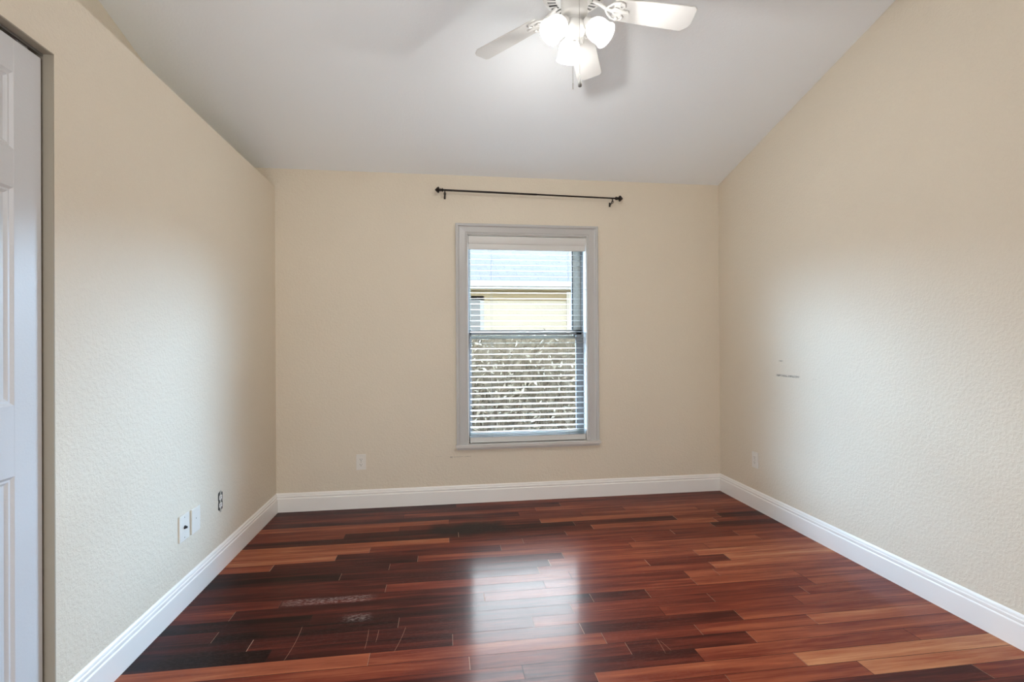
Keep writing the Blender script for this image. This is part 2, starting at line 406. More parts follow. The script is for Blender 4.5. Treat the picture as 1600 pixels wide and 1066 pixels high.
def build_floor():
    bm = BM(); lay = bm.loops.layers.float_color.new('tone')
    def quad(p, col):
        fc = bm.faces.new([bm.verts.new((x, y, 0)) for x, y in p])
        for lp in fc.loops: lp[lay] = col
    g = 0.0012
    k = math.floor((YF - Y0) / BW)
    while Y0 + k * BW < YB:
        ya, yb = max(YF, Y0 + k * BW), min(YB, Y0 + (k + 1) * BW)
        if k in ROWS: segs = list(ROWS[k])
        else:
            segs = [(-9, random.uniform(.15, .7))]; x = XU + random.uniform(0.2, 1)
            while x < XR: segs.append((x, random.uniform(.15, .75))); x += random.uniform(.45, 1.1)
        for i, (xs, t) in enumerate(segs):
            xa = max(xs, XU); xb = min(XR, segs[i + 1][0] if i + 1 < len(segs) else XR)
            if xb - xa < 0.01: continue
            if xa < -.15 and t < .45: t = max(0.0, t - .05)  # lack of window light on the left side put into board tones
            rn = random.random()
            endc = 1.0 if random.random() < .45 else 0.5
            c0 = (t, rn, 0, 1); cj = (t, rn, 0.5, 1); ce = (t, rn, endc, 1)
            quad([(xa + g, ya + g), (xb - g, ya + g), (xb - g, yb - g), (xa + g, yb - g)], c0)
            quad([(xa, ya), (xb, ya), (xb - g, ya + g), (xa + g, ya + g)], cj)
            quad([(xa + g, yb - g), (xb - g, yb - g), (xb, yb), (xa, yb)], cj)
            quad([(xa, ya), (xa + g, ya + g), (xa + g, yb - g), (xa, yb)], ce)
            quad([(xb - g, ya + g), (xb, ya), (xb, yb), (xb - g, yb - g)], ce)
        k += 1
    for v in bm.verts: v.co.z = 0
    # slab under the boards
    t = BM(); bx(t, (XU - .1, YF - .15, -0.12), (XR + .15, YB + .2, -0.004)); merge(bm, t)
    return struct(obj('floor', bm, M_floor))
build_floor()

# ------------------------------------------------------------ walls and ceiling
T = 0.155
WX0, WX1, WZ0, WZ1 = 0.200, 1.172, 0.462, 2.118          # window opening
bm = BM()
zt = 2.75
bx(bm, (XU - .15, YB, -.1), (WX0, YB + T, zt)); bx(bm, (WX1, YB, -.1), (XR + .15, YB + T, zt))
bx(bm, (WX0, YB, -.1), (WX1, YB + T, WZ0)); bx(bm, (WX0, YB, WZ1), (WX1, YB + T, zt))
struct(obj('wall_back', bm, [M_wall_back]))

def side_wall(name, x0, x1, m):
    bm = BM()
    pr = [(YF - .1, -.1), (YB + .05, -.1), (YB + .05, ceil_z(YB) + .06), (YF - .1, ceil_z(YF - .1) + .06)]
    t = bmesh.new()
    a = [t.verts.new((x0, y, z)) for y, z in pr]; b_ = [t.verts.new((x1, y, z)) for y, z in pr]
    t.faces.new(a); t.faces.new(b_[::-1])
    for i in range(4): t.faces.new((a[i], b_[i], b_[(i + 1) % 4], a[(i + 1) % 4]))
    bmesh.ops.recalc_face_normals(t, faces=t.faces[:]); merge(bm, t)
    return struct(obj(name, bm, m))
side_wall('wall_right', XR, XR + .12, M_wall_right)
side_wall('wall_left_upper', XU - .12, XU, M_wall)

DY1, DZ = 1.815, 2.196                                   # closet opening: far edge, head height
DY0 = 0.20
bm = BM()
bx(bm, (XL - .10, DY1, -.1), (XL, YB, LEDGE)); bx(bm, (XL - .10, YF, -.1), (XL, DY0, LEDGE)); bx(bm, (XL - .10, DY0, DZ), (XL, DY1, LEDGE))
bx(bm, (XU, YF, LEDGE - .08), (XL - .10, YB, LEDGE))     # ledge top over the closet
struct(obj('wall_left', bm, M_wall))

bm = BM()
zf_ = ceil_z(YF) + .2
bx(bm, (XU - .15, YF - .12, -.1), (-1.10, YF, zf_)); bx(bm, (0.35, YF - .12, -.1), (XR + .15, YF, zf_))
bx(bm, (-1.10, YF - .12, -.1), (0.35, YF, 0.04)); bx(bm, (-1.10, YF - .12, 2.06), (0.35, YF, zf_))  # opening made up for the added fill lamp
struct(obj('wall_front', bm, M_wall))

bm = BM(); t = bmesh.new()
x0, x1 = XU - .15, XR + .15
cs = [(YF - .15, ceil_z(YF - .15)), (YB + .12, ceil_z(YB + .12))]
lo = [t.verts.new((x, y, z)) for y, z in cs for x in (x0, x1)]; hi = [t.verts.new((x, y, z + .12)) for y, z in cs for x in (x0, x1)]
for q in ((0, 1, 3, 2),): t.faces.new([lo[i] for i in q]); t.faces.new([hi[i] for i in q][::-1])
for i, j in ((0, 1), (1, 3), (3, 2), (2, 0)): t.faces.new((lo[i], lo[j], hi[j], hi[i]))
bmesh.ops.recalc_face_normals(t, faces=t.faces[:]); merge(bm, t)
struct(obj('ceiling', bm, M_ceil))

bm = BM()
bx(bm, (XL - .10, DY1 - .004, 0), (XL - .0005, DY1 + .0005, DZ)); bx(bm, (XL - .10, DY0, DZ - .004), (XL - .0005, DY1, DZ + .0005))
struct(obj('trim_1', bm, mat('shade_taupe_jamb', (0.34, 0.305, 0.245), 0.7)))  # the jamb's shade is put into this taupe

# ------------------------------------------------------------ baseboards
BASE = [(0, 0), (.0150, 0), (.0150, .098), (.0135, .101), (.0105, .103), (.0105, .107), (.0125, .110), (.0125, .118), (.0080, .122), (.0080, .127), (.0065, .133), (.0030, .139), (0, .140)]
def sweep(name, pts, inward, m, parent=None):
    """Moulding run: profile (depth into the room, height) carried along pts with mitred ends given as per-point inward vectors."""
    bm = BM(); t = bmesh.new(); rings = []
    for p, n in zip(pts, inward):
        rings.append([t.verts.new((p[0] + n[0] * d, p[1] + n[1] * d, h)) for d, h in BASE])
    k = len(BASE)
    for a, b in zip(rings, rings[1:]):
        for i in range(k): t.faces.new((a[i], a[(i + 1) % k], b[(i + 1) % k], b[i]))
    t.faces.new(rings[0]); t.faces.new(rings[-1][::-1])
    bmesh.ops.recalc_face_normals(t, faces=t.faces[:]); merge(bm, t)
    return struct(obj(name, bm, m, parent))
sweep('baseboard_back', [(XL, YB), (XR, YB)], [(1, -1), (-1, -1)], M_trim)
sweep('baseboard_left', [(XL, DY1 + .0), (XL, YB)], [(1, 0), (1, -1)], M_trim)
sweep('baseboard_right', [(XR, YB), (XR, YF)], [(-1, -1), (-1, 0)], M_trim)

# ------------------------------------------------------------ bifold closet door (door_1)
def door_leaf(y0, y1, xf):
    """Moulded leaf, face at xf towards the room; three panels between rails."""
    bm = BM(); d = .030; z0, z1 = .012, 2.172; st = .105
    pz = [(.20, .868), (1.078, 1.728), (1.842, 2.072)]
    bx(bm, (xf - d, y0, z0), (xf, y0 + st, z1), .002); bx(bm, (xf - d, y1 - st, z0), (xf, y1, z1), .002)
    e = z0
    for a, b in pz + [(z1, None)]:
        bx(bm, (xf - d, y0 + st - .003, e), (xf - .0004, y1 - st + .003, a)); e = b
    for a, b in pz:
        ya, yb = y0 + st, y1 - st
        # stepped sticking around the panel, then a raised field
        lv = [(0, -.0004), (.008, -.006), (.014, -.006), (.022, -.012), (.034, -.012), (.060, -.003)]
        t = bmesh.new(); rings = []
        for i_, dx in lv:
            rings.append([t.verts.new((xf + dx, yy, zz)) for yy, zz in ((ya + i_, a + i_), (yb - i_, a + i_), (yb - i_, b - i_), (ya + i_, b - i_))])
        for q, s in zip(rings, rings[1:]):
            for k in range(4): t.faces.new((q[k], q[(k + 1) % 4], s[(k + 1) % 4], s[k]))
        t.faces.new(rings[-1])
        bmesh.ops.recalc_face_normals(t, faces=t.faces[:])
        for fc in t.faces:
            if fc.normal.x < -0.5: fc.normal_flip()
        merge(bm, t)
        bx(bm, (xf - d, ya - .002, a - .002), (xf - .016, yb + .002, b + .002))
    return bm
XD = -1.261
door = struct(empty('door_1', (0, 0, 0)))
door_n = 0
y1 = DY1 - .016
for i in range(4):
    y0 = y1 - .396
    lf = obj('door_leaf', door_leaf(y0, y1, XD), M_door, door)
    if i in (1, 2):
        bm = BM(); lathe(bm, [(0, .034), (.010, .033), (.016, .026), (.016, .020), (.007, .012), (.007, 0)], 20, Matrix.Translation((XD, y0 + .05 if i == 1 else y1 - .05, .98)) @ Matrix.Rotation(PI / 2, 4, 'Y'))
        obj('door_knob', bm, M_fan, lf, smooth=True)
    y1 = y0 - .004
bm = BM()
bx(bm, (XD - .030, DY0, DZ - .012), (XD - .028, DY1, DZ)); bx(bm, (XD - .004, DY0, DZ - .012), (XD - .002, DY1, DZ)); bx(bm, (XD - .030, DY0, DZ - .002), (XD - .002, DY1, DZ))
obj('door_track', bm, M_steel, door)
bm = BM()
bx(bm, (XD - .026, 1.715, 2.174), (XD - .006, 1.755, 2.182), .001)
tube(bm, [(XD - .015, 1.735, 2.170), (XD - .015, 1.735, 2.192)], .004, 10)
tube(bm, [(XD - .010, 1.700, 2.186), (XD - .008, 1.725, 2.180), (XD - .009, 1.745, 2.188), (XD - .010, 1.765, 2.184)], .002, 6)
obj('track_pivot', bm, M_chain, door)

# ------------------------------------------------------------ window_1
win = struct(empty('window_1', (0, 0, 0)))
# casing: three mitred sides with a raised outer back band
CO = (.110, .459, 1.262, 2.196)                           # outer x0 z0 x1 z1
CI = (.203, .459, 1.169, 2.115)
PROF = [(0, 0), (0, .026), (.010, .028), (.020, .026), (.024, .019), (.032, .016), (.075, .013), (.080, .010), (.0885, .012), (.093, .010), (.093, 0)]
def casing():
    bm = BM(); t = bmesh.new(); rings = []
    wl = CI[0] - CO[0]; wr = CO[2] - CI[2]; wt = CO[3] - CI[3]
    k = len(PROF)
    def pt(corner, s, d):
        q = s / .093
        return {'bl': (CO[0] + wl * q, YB - d, CO[1]), 'tl': (CO[0] + wl * q, YB - d, CO[3] - wt * q),
                'tr': (CO[2] - wr * q, YB - d, CO[3] - wt * q), 'br': (CO[2] - wr * q, YB - d, CO[1])}[corner]
    for c in ('bl', 'tl', 'tr', 'br'): rings.append([t.verts.new(pt(c, s, d)) for s, d in PROF])
    for a, b in zip(rings, rings[1:]):
        for i in range(k - 1): t.faces.new((a[i], a[i + 1], b[i + 1], b[i]))
    t.faces.new(rings[0]); t.faces.new(rings[-1][::-1])
    bmesh.ops.recalc_face_normals(t, faces=t.faces[:]); merge(bm, t)
    return bm
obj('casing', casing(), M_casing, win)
bm = BM()
bx(bm, (.104, YB - .040, .436), (1.274, YB, .460), .004); bx(bm, (WX0, YB - .002, .440), (WX1, YB + .085, .462))
bx(bm, (.112, YB - .022, .418), (1.264, YB, .437), .003)
obj('window_sill', bm, mat('white_sill_paint', (0.60, 0.585, 0.56), 0.35), win)
bm = BM()                                                  # jamb liner boards
JW = .008
bx(bm, (WX0, YB - .001, WZ0), (WX0 + JW, YB + .085, WZ1)); bx(bm, (WX1 - JW, YB - .001, WZ0), (WX1, YB + .085, WZ1)); bx(bm, (WX0, YB - .001, WZ1 - JW), (WX1, YB + .085, WZ1))
obj('jamb_liner', bm, M_trim, win)
FX0, FX1 = WX0 + .008, WX1 - .008
ZM = 1.30                                                  # meeting rail
bm = BM()
bx(bm, (FX0 - .008, YB + .085, WZ0), (FX0 + .012, YB + .150, WZ1)); bx(bm, (FX1 - .012, YB + .085, WZ0), (FX1 + .008, YB + .150, WZ1))
bx(bm, (FX0, YB + .085, WZ1 - .03), (FX1, YB + .150, WZ1)); bx(bm, (FX0, YB + .085, WZ0), (FX1, YB + .150, WZ0 + .035))
obj('window_frame', bm, M_alu, win)
M_stile = mat('weathered_sash_stile', (0.46, 0.465, 0.42), 0.6, var=(60, .25))
def sash(name, y, z0, z1, stl, rl, m, str_=None):
    str_ = str_ or stl
    bm = BM(); a, b = FX0 + .012, FX1 - .012
    bx(bm, (a, y - .011, z0), (a + stl, y + .011, z1), .002); bx(bm, (b - str_, y - .011, z0), (b, y + .011, z1), .002)
    bx(bm, (a, y - .011, z1 - rl), (b, y + .011, z1), .002); bx(bm, (a, y - .011, z0), (b, y + .011, z0 + rl), .002)
    s = obj(name, bm, m, win)
    bm = BM(); bx(bm, (a + stl - .003, y - .002, z0 + rl - .003), (b - str_ + .003, y + .002, z1 - rl + .003))
    obj('pane', bm, M_glass, s)
    return s
sash('lower_sash', YB + .100, WZ0 + .035, ZM + .060, .018, .040, M_alu, .050)
us = sash('upper_sash', YB + .130, ZM - .012, WZ1 - .03, .014, .026, M_stile, .066)
bm = BM(); bx(bm, (FX1 - .012 - .074, YB + .117, ZM + .045), (FX1 - .012 - .065, YB + .143, WZ1 - .055))
obj('gasket', bm, M_gasket, us)
bm = BM()                                                  # stucco return outside the glass
for xa, xb in ((WX1 - .004, WX1 + .10), (WX0 - .10, WX0 + .004)): bx(bm, (xa, YB + T - .004, WZ0 - .10), (xb, YB + T + .02, WZ1 + .10))
bx(bm, (WX0, YB + T - .004, WZ0 - .10), (WX1, YB + T + .06, WZ0 - .01)); bx(bm, (WX0, YB + T - .004, WZ1), (WX1, YB + T + .02, WZ1 + .10))
obj('outer_surround', bm, M_stucco_ext, win)

# ------------------------------------------------------------ window blind
blind = tag(empty('window_blind', (.686, YB + .035, .464)), 'white horizontal slat blind hung inside the window trim, slats open', 'blind')
O = Vector(blind.location)
def part(name, bm, m, parent, smooth=False):
    o = obj(name, bm, m, parent, smooth=smooth); o.matrix_parent_inverse = Matrix.Translation(-O); return o
BX0, BX1 = .222, 1.152
bm = BM(); bx(bm, (BX0 - .006, YB + .012, 2.045), (BX1 + .006, YB + .062, 2.100), .002)
part('headrail', bm, M_blind, blind)
bm = BM()                                                  # valance with a rounded crown
VP = [(.000, 1.995), (-.002, 2.000), (-.002, 2.040), (-.006, 2.046), (-.009, 2.062), (-.010, 2.082), (-.009, 2.096), (-.005, 2.104), (.004, 2.106), (.006, 2.100), (.006, 1.995)]
t = bmesh.new(); ra = [t.verts.new((.2115, YB + y, z)) for y, z in VP]; rb = [t.verts.new((1.1605, YB + y, z)) for y, z in VP]
for i in range(len(VP)): t.faces.new((ra[i], ra[(i + 1) % len(VP)], rb[(i + 1) % len(VP)], rb[i]))
t.faces.new(ra); t.faces.new(rb[::-1]); bmesh.ops.recalc_face_normals(t, faces=t.faces[:]); merge(bm, t)
part('valance', bm, M_blind, blind)
bm = BM()
ZS = 1.968
n_sl = 32; pitch = .0446; tilt = math.radians(6.0)
zs = [ZS - i * pitch for i in range(n_sl)] + [.547, .532, .519]
for i, z in enumerate(zs):
    t = bmesh.new(); hw = .0255; rows = []
    tl = tilt if i < n_sl else 0
    tw = random.uniform(-.006, .006)
    for sx in (BX0, BX1):
        rw = []
        for q in range(7):
            s = -1 + q / 3.0
            y = s * hw; zz = .0018 * (1 - s * s)
            yy, z2 = y * math.cos(tl) - zz * math.sin(tl), y * math.sin(tl) + zz * math.cos(tl)
            rw.append(t.verts.new((sx, YB + .037 + yy, z + z2 + (tw * .15 if sx == BX1 else 0))))
        rows.append(rw)
    for q in range(6): t.faces.new((rows[0][q], rows[1][q], rows[1][q + 1], rows[0][q + 1]))
    bmesh.ops.solidify(t, geom=t.faces[:], thickness=.0022)
    bmesh.ops.recalc_face_normals(t, faces=t.faces[:])
    merge(bm, t)
part('slats', bm, M_slat, blind, smooth=True)
bm = BM(); bx(bm, (BX0, YB + .010, .464), (BX1, YB + .064, .508), .005)
part('bottom_rail', bm, M_blind, blind)
bm = BM()
for xa in (BX0 - .004, BX1 - .006):
    bm = BM(); bx(bm, (xa, YB + .008, .463), (xa + .010, YB + .066, .511), .002)
    part('end_cap', bm, M_blind, blind)
for lx in (.392, 1.018):
    bm = BM()
    for yy in (YB + .0105, YB + .0635): tube(bm, [(lx, yy, .500), (lx, yy, 2.05)], .0007, 6)
    tube(bm, [(lx + .012, YB + .037, .500), (lx + .012, YB + .037, 2.05)], .0007, 6)
    part('ladder_cord', bm, M_cord, blind)

# ------------------------------------------------------------ curtain rod
RX0, RX1, RY = .018, 1.395, YB - .068
z_l, z_r = 2.437, 2.417
rod = tag(empty('curtain_rod', ((RX0 + RX1) / 2, YB, 2.40)), 'thin dark bronze curtain rod with pointed finials mounted above the window', 'curtain rod')
O = Vector(rod.location)
bm = BM(); tube(bm, [(RX0, RY, z_l), (.75, RY, z_l + (z_r - z_l) * .53)], .0075, 12); tube(bm, [(.75, RY, z_l + (z_r - z_l) * .53), (RX1, RY, z_r)], .0062, 12)
part('rod_tube', bm, M_rod, rod, smooth=True)
FIN = [(.0065, 0), (.012, .002), (.015, .006), (.012, .011), (.008, .013), (.008, .016), (.013, .018), (.013, .022), (.009, .024), (.009, .027), (.016, .030), (.023, .034), (.025, .038), (.019, .046), (.010, .056), (.004, .062), (0, .064)]
for x, z, sg in ((RX0, z_l, -1), (RX1, z_r, 1)):
    bm = BM(); lathe(bm, FIN, 20, Matrix.Translation((x, RY, z)) @ Matrix.Rotation(sg * PI / 2, 4, 'Y'))
    part('finial', bm, M_rod, rod, smooth=True)
for x, z in ((RX0 + .012, z_l), (RX1 - .025, z_r)):
    bm = BM()
    bx(bm, (x - .007, YB - .004, z - .052), (x + .007, YB, z - .018), .001)
    tube(bm, [(x, YB - .002, z - .040), (x, YB - .035, z - .036), (x, RY - .002, z - .022), (x, RY - .002, z - .004)], .0045, 8)
    t = []
    for k in range(13):
        a = PI * .95 + k / 12 * PI * 1.1
        t.append((x, RY + math.cos(a) * .010, z + math.sin(a) * .010))
    tube(bm, t, .003, 6)
    pts = [(x + math.cos(a) * .007, RY - .004, z - .030 + math.sin(a) * .011) for a in [2 * PI * k / 14 for k in range(15)]]
    tube(bm, pts, .0024, 6)
    part('rod_bracket', bm, M_rod, rod, smooth=True)

# ------------------------------------------------------------ outlets and plates
def plate_bm(w, h, d=.006):
    bm = BM(); bx(bm, (-w / 2, -d, -h / 2), (w / 2, 0, h / 2), .002); return bm
def screw(parent, x, z, y, r=.0035):
    bm = BM(); lathe(bm, [(0, .0012), (r * .7, .0010), (r, 0), (r, -.001)], 12, Matrix.Translation((x, y, z)) @ Matrix.Rotation(PI / 2, 4, 'X'))
    return obj('screw', bm, M_screw, parent, smooth=True)
def face_bm(z):
    """Rounded receptacle face, proud of the plate."""
    bm = BM(); pl = []
    for k in range(24):
        a = 2 * PI * k / 24
        pl.append((max(-.0165, min(.0165, .019 * math.cos(a))), max(-.0135, min(.0135, .0165 * math.sin(a)))))
    prism(bm, pl, 0, .0035, Matrix.Translation((0, -.0045, z)) @ Matrix.Rotation(PI / 2, 4, 'X'), .0006)
    return bm
def slots_bm(z):
    bm = BM()
    bx(bm, (-.0078, -.0085, z - .001), (-.0056, -.0078, z + .0075)); bx(bm, (.0056, -.0085, z), (.0078, -.0078, z + .0068))
    lathe(bm, [(0, .0004), (.0026, .0004), (.0026, 0)], 12, Matrix.Translation((0, -.0081, z - .0075)) @ Matrix.Rotation(PI / 2, 4, 'X'))
    return bm
def outlet(loc, rz, label):
    e = tag(empty('electrical_outlet', loc, rz), label, 'outlet')
    obj('cover_plate', plate_bm(.072, .118), M_plate, e)
    for z in (.0195, -.0195):
        fc = obj('receptacle', face_bm(z), M_plate, e)
        obj('slots', slots_bm(z), M_slot, fc)
    screw(e, 0, 0, -.006)
    return e
outlet((-.617, YB, .352), 0, 'white duplex outlet low on the window wall, left of the window')
outlet((XR, 3.508, .365), -PI / 2, 'ivory duplex outlet low on the right wall near the corner')

e = tag(empty('cable_plate', (XL, 2.622, .381), PI / 2), 'white wall plate with a black cable jack, nearer the closet door on the left wall', 'wall plate')
obj('cover_plate', plate_bm(.090, .124, .007), M_plate, e)
bm = BM(); lathe(bm, [(.0085, 0), (.0085, .003), (.0055, .003), (.0055, .011), (.004, .011), (.004, .006), (0, .006)], 14, Matrix.Translation((0, -.007, 0)) @ Matrix.Rotation(PI / 2, 4, 'X'))
bx(bm, (.008, -.0078, -.003), (.016, -.0068, .003))
obj('cable_jack', bm, M_slot, e, smooth=True)
screw(e, 0, .048, -.007); screw(e, 0, -.048, -.007)
e = tag(empty('blank_plate', (XL, 2.735, .379), PI / 2), 'ivory blank wall plate with one small centre screw, beside the black-jack plate', 'wall plate')
obj('cover_plate', plate_bm(.086, .122, .008), M_plate, e)
screw(e, 0, .008, -.008, .004)

e = tag(empty('uncovered_outlet', (XL, 3.031, .380), PI / 2), 'bare outlet without cover plate, dark gaps around it, on the left wall', 'outlet')
bm = BM(); pl = []
pts_ = [(-.024, .050), (-.006, .055), (.012, .050), (.027, .046), (.028, .012), (.024, .000), (.028, -.014), (.026, -.046), (.008, -.052), (-.016, -.049), (-.027, -.040), (-.026, -.010), (-.022, .002), (-.027, .014), (-.027, .040)]
prism(bm, pts_, 0, .0015, Matrix.Rotation(PI / 2, 4, 'X'))
obj('wall_cutout', bm, M_slot, e)
for z in (.0215, -.0215):
    bm = face_bm(z); fc = obj('receptacle', bm, M_plate, e, loc=(0, .0042, 0)); obj('slots', slots_bm(z), M_slot, fc)
bm = BM(); bx(bm, (-.009, -.0025, -.044), (.009, -.0012, .044)); bx(bm, (-.008, -.0035, .044), (.008, -.0015, .060), .0005); bx(bm, (-.008, -.0035, -.060), (.008, -.0015, -.044), .0005)
obj('mounting_strap', bm, M_screw, e)

# ------------------------------------------------------------ ceiling fan
FX, FY, FZ = .5876, 2.166, 2.743
fan = tag(empty('ceiling_fan', (FX, FY, FZ)), 'white five-blade ceiling fan with three lit frosted glass shades', 'ceiling fan')
zc_ = ceil_z(FY) - FZ
bm = BM()                                                  # canopy under the sloped ceiling, then downrod
lathe(bm, [(0, 0), (.062, 0), (.066, -.012), (.060, -.040), (.040, -.062), (.016, -.070), (0, -.070)], 32, Matrix.Translation((0, 0, zc_ - .006)) @ Matrix.Rotation(-math.atan(SL), 4, 'X'))
obj('canopy', bm, M_fan, fan, smooth=True)
bm = BM(); tube(bm, [(0, 0, .16), (0, 0, zc_ - .05)], .0125, 16)
obj('downrod', bm, M_fan, fan, smooth=True)
bm = BM()
lathe(bm, [(0, .175), (.020, .175), (.030, .160), (.075, .150), (.112, .128), (.128, .100), (.132, .072), (.130, .060), (.140, .052), (.140, .044), (.118, .034), (.070, .026), (0, .026)], 48)
mh = obj('motor_housing', bm, M_fan, fan, smooth=True)
bm = BM()                                                  # radial vent slots under the motor
for k in range(30):
    a = 2 * PI * k / 30
    t = bmesh.new(); 
    for q in ((.088, .0045), (.128, .0060)): pass
    w0, w1 = .0034, .0050
    vs = [t.verts.new(p) for p in ((.082, -w0, .0275), (.120, -w1, .0340), (.120, w1, .0340), (.082, w0, .0275))]
    t.faces.new(vs)
    rr_ = bmesh.ops.extrude_face_region(t, geom=t.faces[:])
    for v in [g_ for g_ in rr_['geom'] if isinstance(g_, bmesh.types.BMVert)]: v.co.z -= .0012
    bmesh.ops.recalc_face_normals(t, faces=t.faces[:])
    merge(bm, t, Matrix.Rotation(a, 4, 'Z'))
obj('vent_slots', bm, M_vent, mh)
bm = BM()                                                  # switch housing
lathe(bm, [(0, .032), (.056, .032), (.058, .022), (.058, -.040), (.054, -.050), (.044, -.056), (.036, -.064), (.036, -.072), (.046, -.080), (.050, -.092), (.049, -.112), (.042, -.128), (.028, -.140), (.012, -.147), (.008, -.156), (0, -.158)], 40)
obj('switch_housing', bm, M_fan, fan, smooth=True)

BR = .533
def blade_outline():
    pts = [(.175, -.050), (.190, -.056), (.34, -.062), (BR - .014, -.0665), (BR - .002, -.055), (BR, .022), (BR - .008, .042), (BR - .036, .0665), (.34, .062), (.190, .056), (.175, .050)]
    return pts
def make_blade(th):
    R = Matrix.Rotation(th, 4, 'Z')
    P = R @ Matrix.Rotation(math.radians(6.4), 4, 'Y') @ Matrix.Translation((0, 0, .002)) @ Matrix.Rotation(math.radians(-12), 4, 'X')
    bm = BM(); prism(bm, blade_outline(), 0, .006, P, .0015)
    b = obj('blade', bm, M_blade, fan)
    bm = BM()
    # blade iron: arm from the motor, opening into a pierced scroll under the blade root
    t = bmesh.new()
    tube(t, [(.085, 0, .022), (.115, 0, .008), (.145, 0, -.012), (.170, 0, -.021)], .0085, 10)
    merge(bm, t, R)
    t = bmesh.new()
    def arc(cx, cy, r_, a0, a1, n=14, sx=1): return [(cx + sx * r_ * math.cos(a0 + (a1 - a0) * k / n), cy + r_ * math.sin(a0 + (a1 - a0) * k / n), -.0045) for k in range(n + 1)]
    for s in (1, -1):
        tube(t, [(.140, 0, -.003), (.152, s * .020, -.004), (.172, s * .038, -.0045), (.196, s * .046, -.0045), (.216, s * .040, -.0045), (.222, s * .026, -.0045), (.212, s * .016, -.0045), (.200, s * .020, -.0045)], .0048, 8)
        tube(t, [(.165, 0, -.003), (.182, s * .014, -.0045), (.205, s * .010, -.0045), (.235, s * .003, -.0045)], .0048, 8)
    tube(t, [(.160, 0, -.003), (.245, 0, -.0045)], .0060, 8)
    for p_ in ((.196, .040), (.196, -.040), (.235, 0)):
        lathe(t, [(.009, .003), (.009, -.003), (.006, -.006), (0, -.007)], 12, Matrix.Translation((p_[0], p_[1], -.003)))
    merge(bm, t, P)
    obj('blade_iron', bm, M_fan, b, smooth=True)
TH0 = math.radians(-5.95)
for k in range(5): make_blade(TH0 + k * math.radians(72))

LK = -.100                                                 # light kit arms
SHADE = [(.019, 0), (.022, -.003), (.031, -.010), (.041, -.022), (.047, -.037), (.049, -.054), (.048, -.070), (.0475, -.080), (.051, -.092), (.054, -.098)]
for ang in (math.radians(88), math.radians(208), math.radians(328)):
    R = Matrix.Rotation(ang, 4, 'Z')
    tip = Vector((.058, 0, LK + .010))
    bm = BM(); t = bmesh.new()
    tube(t, [(.030, 0, LK + .002), (.042, 0, LK + .012), (.052, 0, LK + .014), tip], .0085, 10)
    lathe(t, [(0, .010), (.020, .010), (.025, .002), (.025, -.020), (.021, -.022), (0, -.022)], 24, Matrix.Translation(tip) @ Matrix.Rotation(math.radians(-46), 4, 'Y'))
    merge(bm, t, R)
    obj('lamp_arm', bm, M_fan, fan, smooth=True)
    SM = R @ Matrix.Translation(tip) @ Matrix.Rotation(math.radians(-46), 4, 'Y') @ Matrix.Translation((0, 0, -.016))
    bm = BM(); inner = [(max(.001, a - .0028), z) for a, z in SHADE[::-1]]
    lathe(bm, SHADE + inner, 36, SM)
    sh = obj('lamp_shade', bm, M_shade, fan, smooth=True)
    bm = BM(); lathe(bm, [(.010, -.002), (.012, -.010), (.017, -.024), (.021, -.038), (.019, -.052), (.010, -.060), (0, -.062)], 20, SM)
    obj('bulb', bm, M_bulb, sh, smooth=True)
    d = bpy.data.lights.new('bulb_light', 'POINT'); d.energy = FAN_WATTS; d.color = (1, 0.975, 0.935); d.shadow_soft_size = .022
    lo_ = bpy.data.objects.new('bulb_light', d); C.objects.link(lo_)
    lo_.location = Vector((FX, FY, FZ)) + (SM @ Vector((0, 0, -.088))); 

def chain(x, y, z0, z1, bob):
    bm = BM(); n = int((z0 - z1) / .0046)
    for k in range(n):
        t = bmesh.new(); bmesh.ops.create_icosphere(t, subdivisions=1, radius=.0017); merge(bm, t, Matrix.Translation((x, y, z0 - k * .0046)))
    tube(bm, [(x, y, z0), (x, y, z1)], .0007, 5)
    c = obj('pull_chain', bm, M_chain, fan, smooth=True)
    bm = BM()
    if bob: lathe(bm, [(0, .004), (.003, .003), (.004, -.004), (.006, -.018), (.0085, -.034), (.0090, -.042), (.007, -.048), (0, -.050)], 16, Matrix.Translation((x, y, z1)))
    else: lathe(bm, [(0, .004), (.0025, .002), (.0028, -.020), (.0025, -.026), (0, -.028)], 12, Matrix.Translation((x, y, z1)))
    obj('chain_pull', bm, M_bob if bob else M_chain, c, smooth=True)
chain(.006, -.062, .010, -.342, True)
chain(.006, .052, -.095, -.318, False)

# ------------------------------------------------------------ outside the window
M_roof = bpy.data.materials.new('grey_shingles'); M_roof.use_nodes = True
nt = M_roof.node_tree; b = nt.nodes['Principled BSDF']; b.inputs['Roughness'].default_value = 0.9
tc = nt.nodes.new('ShaderNodeTexCoord'); bk = nt.nodes.new('ShaderNodeTexBrick')
bk.inputs['Color1'].default_value = (0.034, 0.035, 0.050, 1); bk.inputs['Color2'].default_value = (0.056, 0.057, 0.073, 1); bk.inputs['Mortar'].default_value = (0.018, 0.019, 0.028, 1)
bk.inputs['Scale'].default_value = 1; bk.inputs['Brick Width'].default_value = 0.30; bk.inputs['Row Height'].default_value = 0.14; bk.inputs['Mortar Size'].default_value = 0.008
nz = nt.nodes.new('ShaderNodeTexNoise'); nz.inputs['Scale'].default_value = 26; nz.inputs['Detail'].default_value = 4
mxr = nt.nodes.new('ShaderNodeMix'); mxr.data_type = 'RGBA'; mxr.blend_type = 'MULTIPLY'; mxr.inputs[0].default_value = 0.8
cr = nt.nodes.new('ShaderNodeMapRange'); cr.inputs[3].default_value = 0.2; cr.inputs[4].default_value = 1.7
nt.links.new(tc.outputs['Object'], bk.inputs['Vector']); nt.links.new(tc.outputs['Object'], nz.inputs['Vector'])
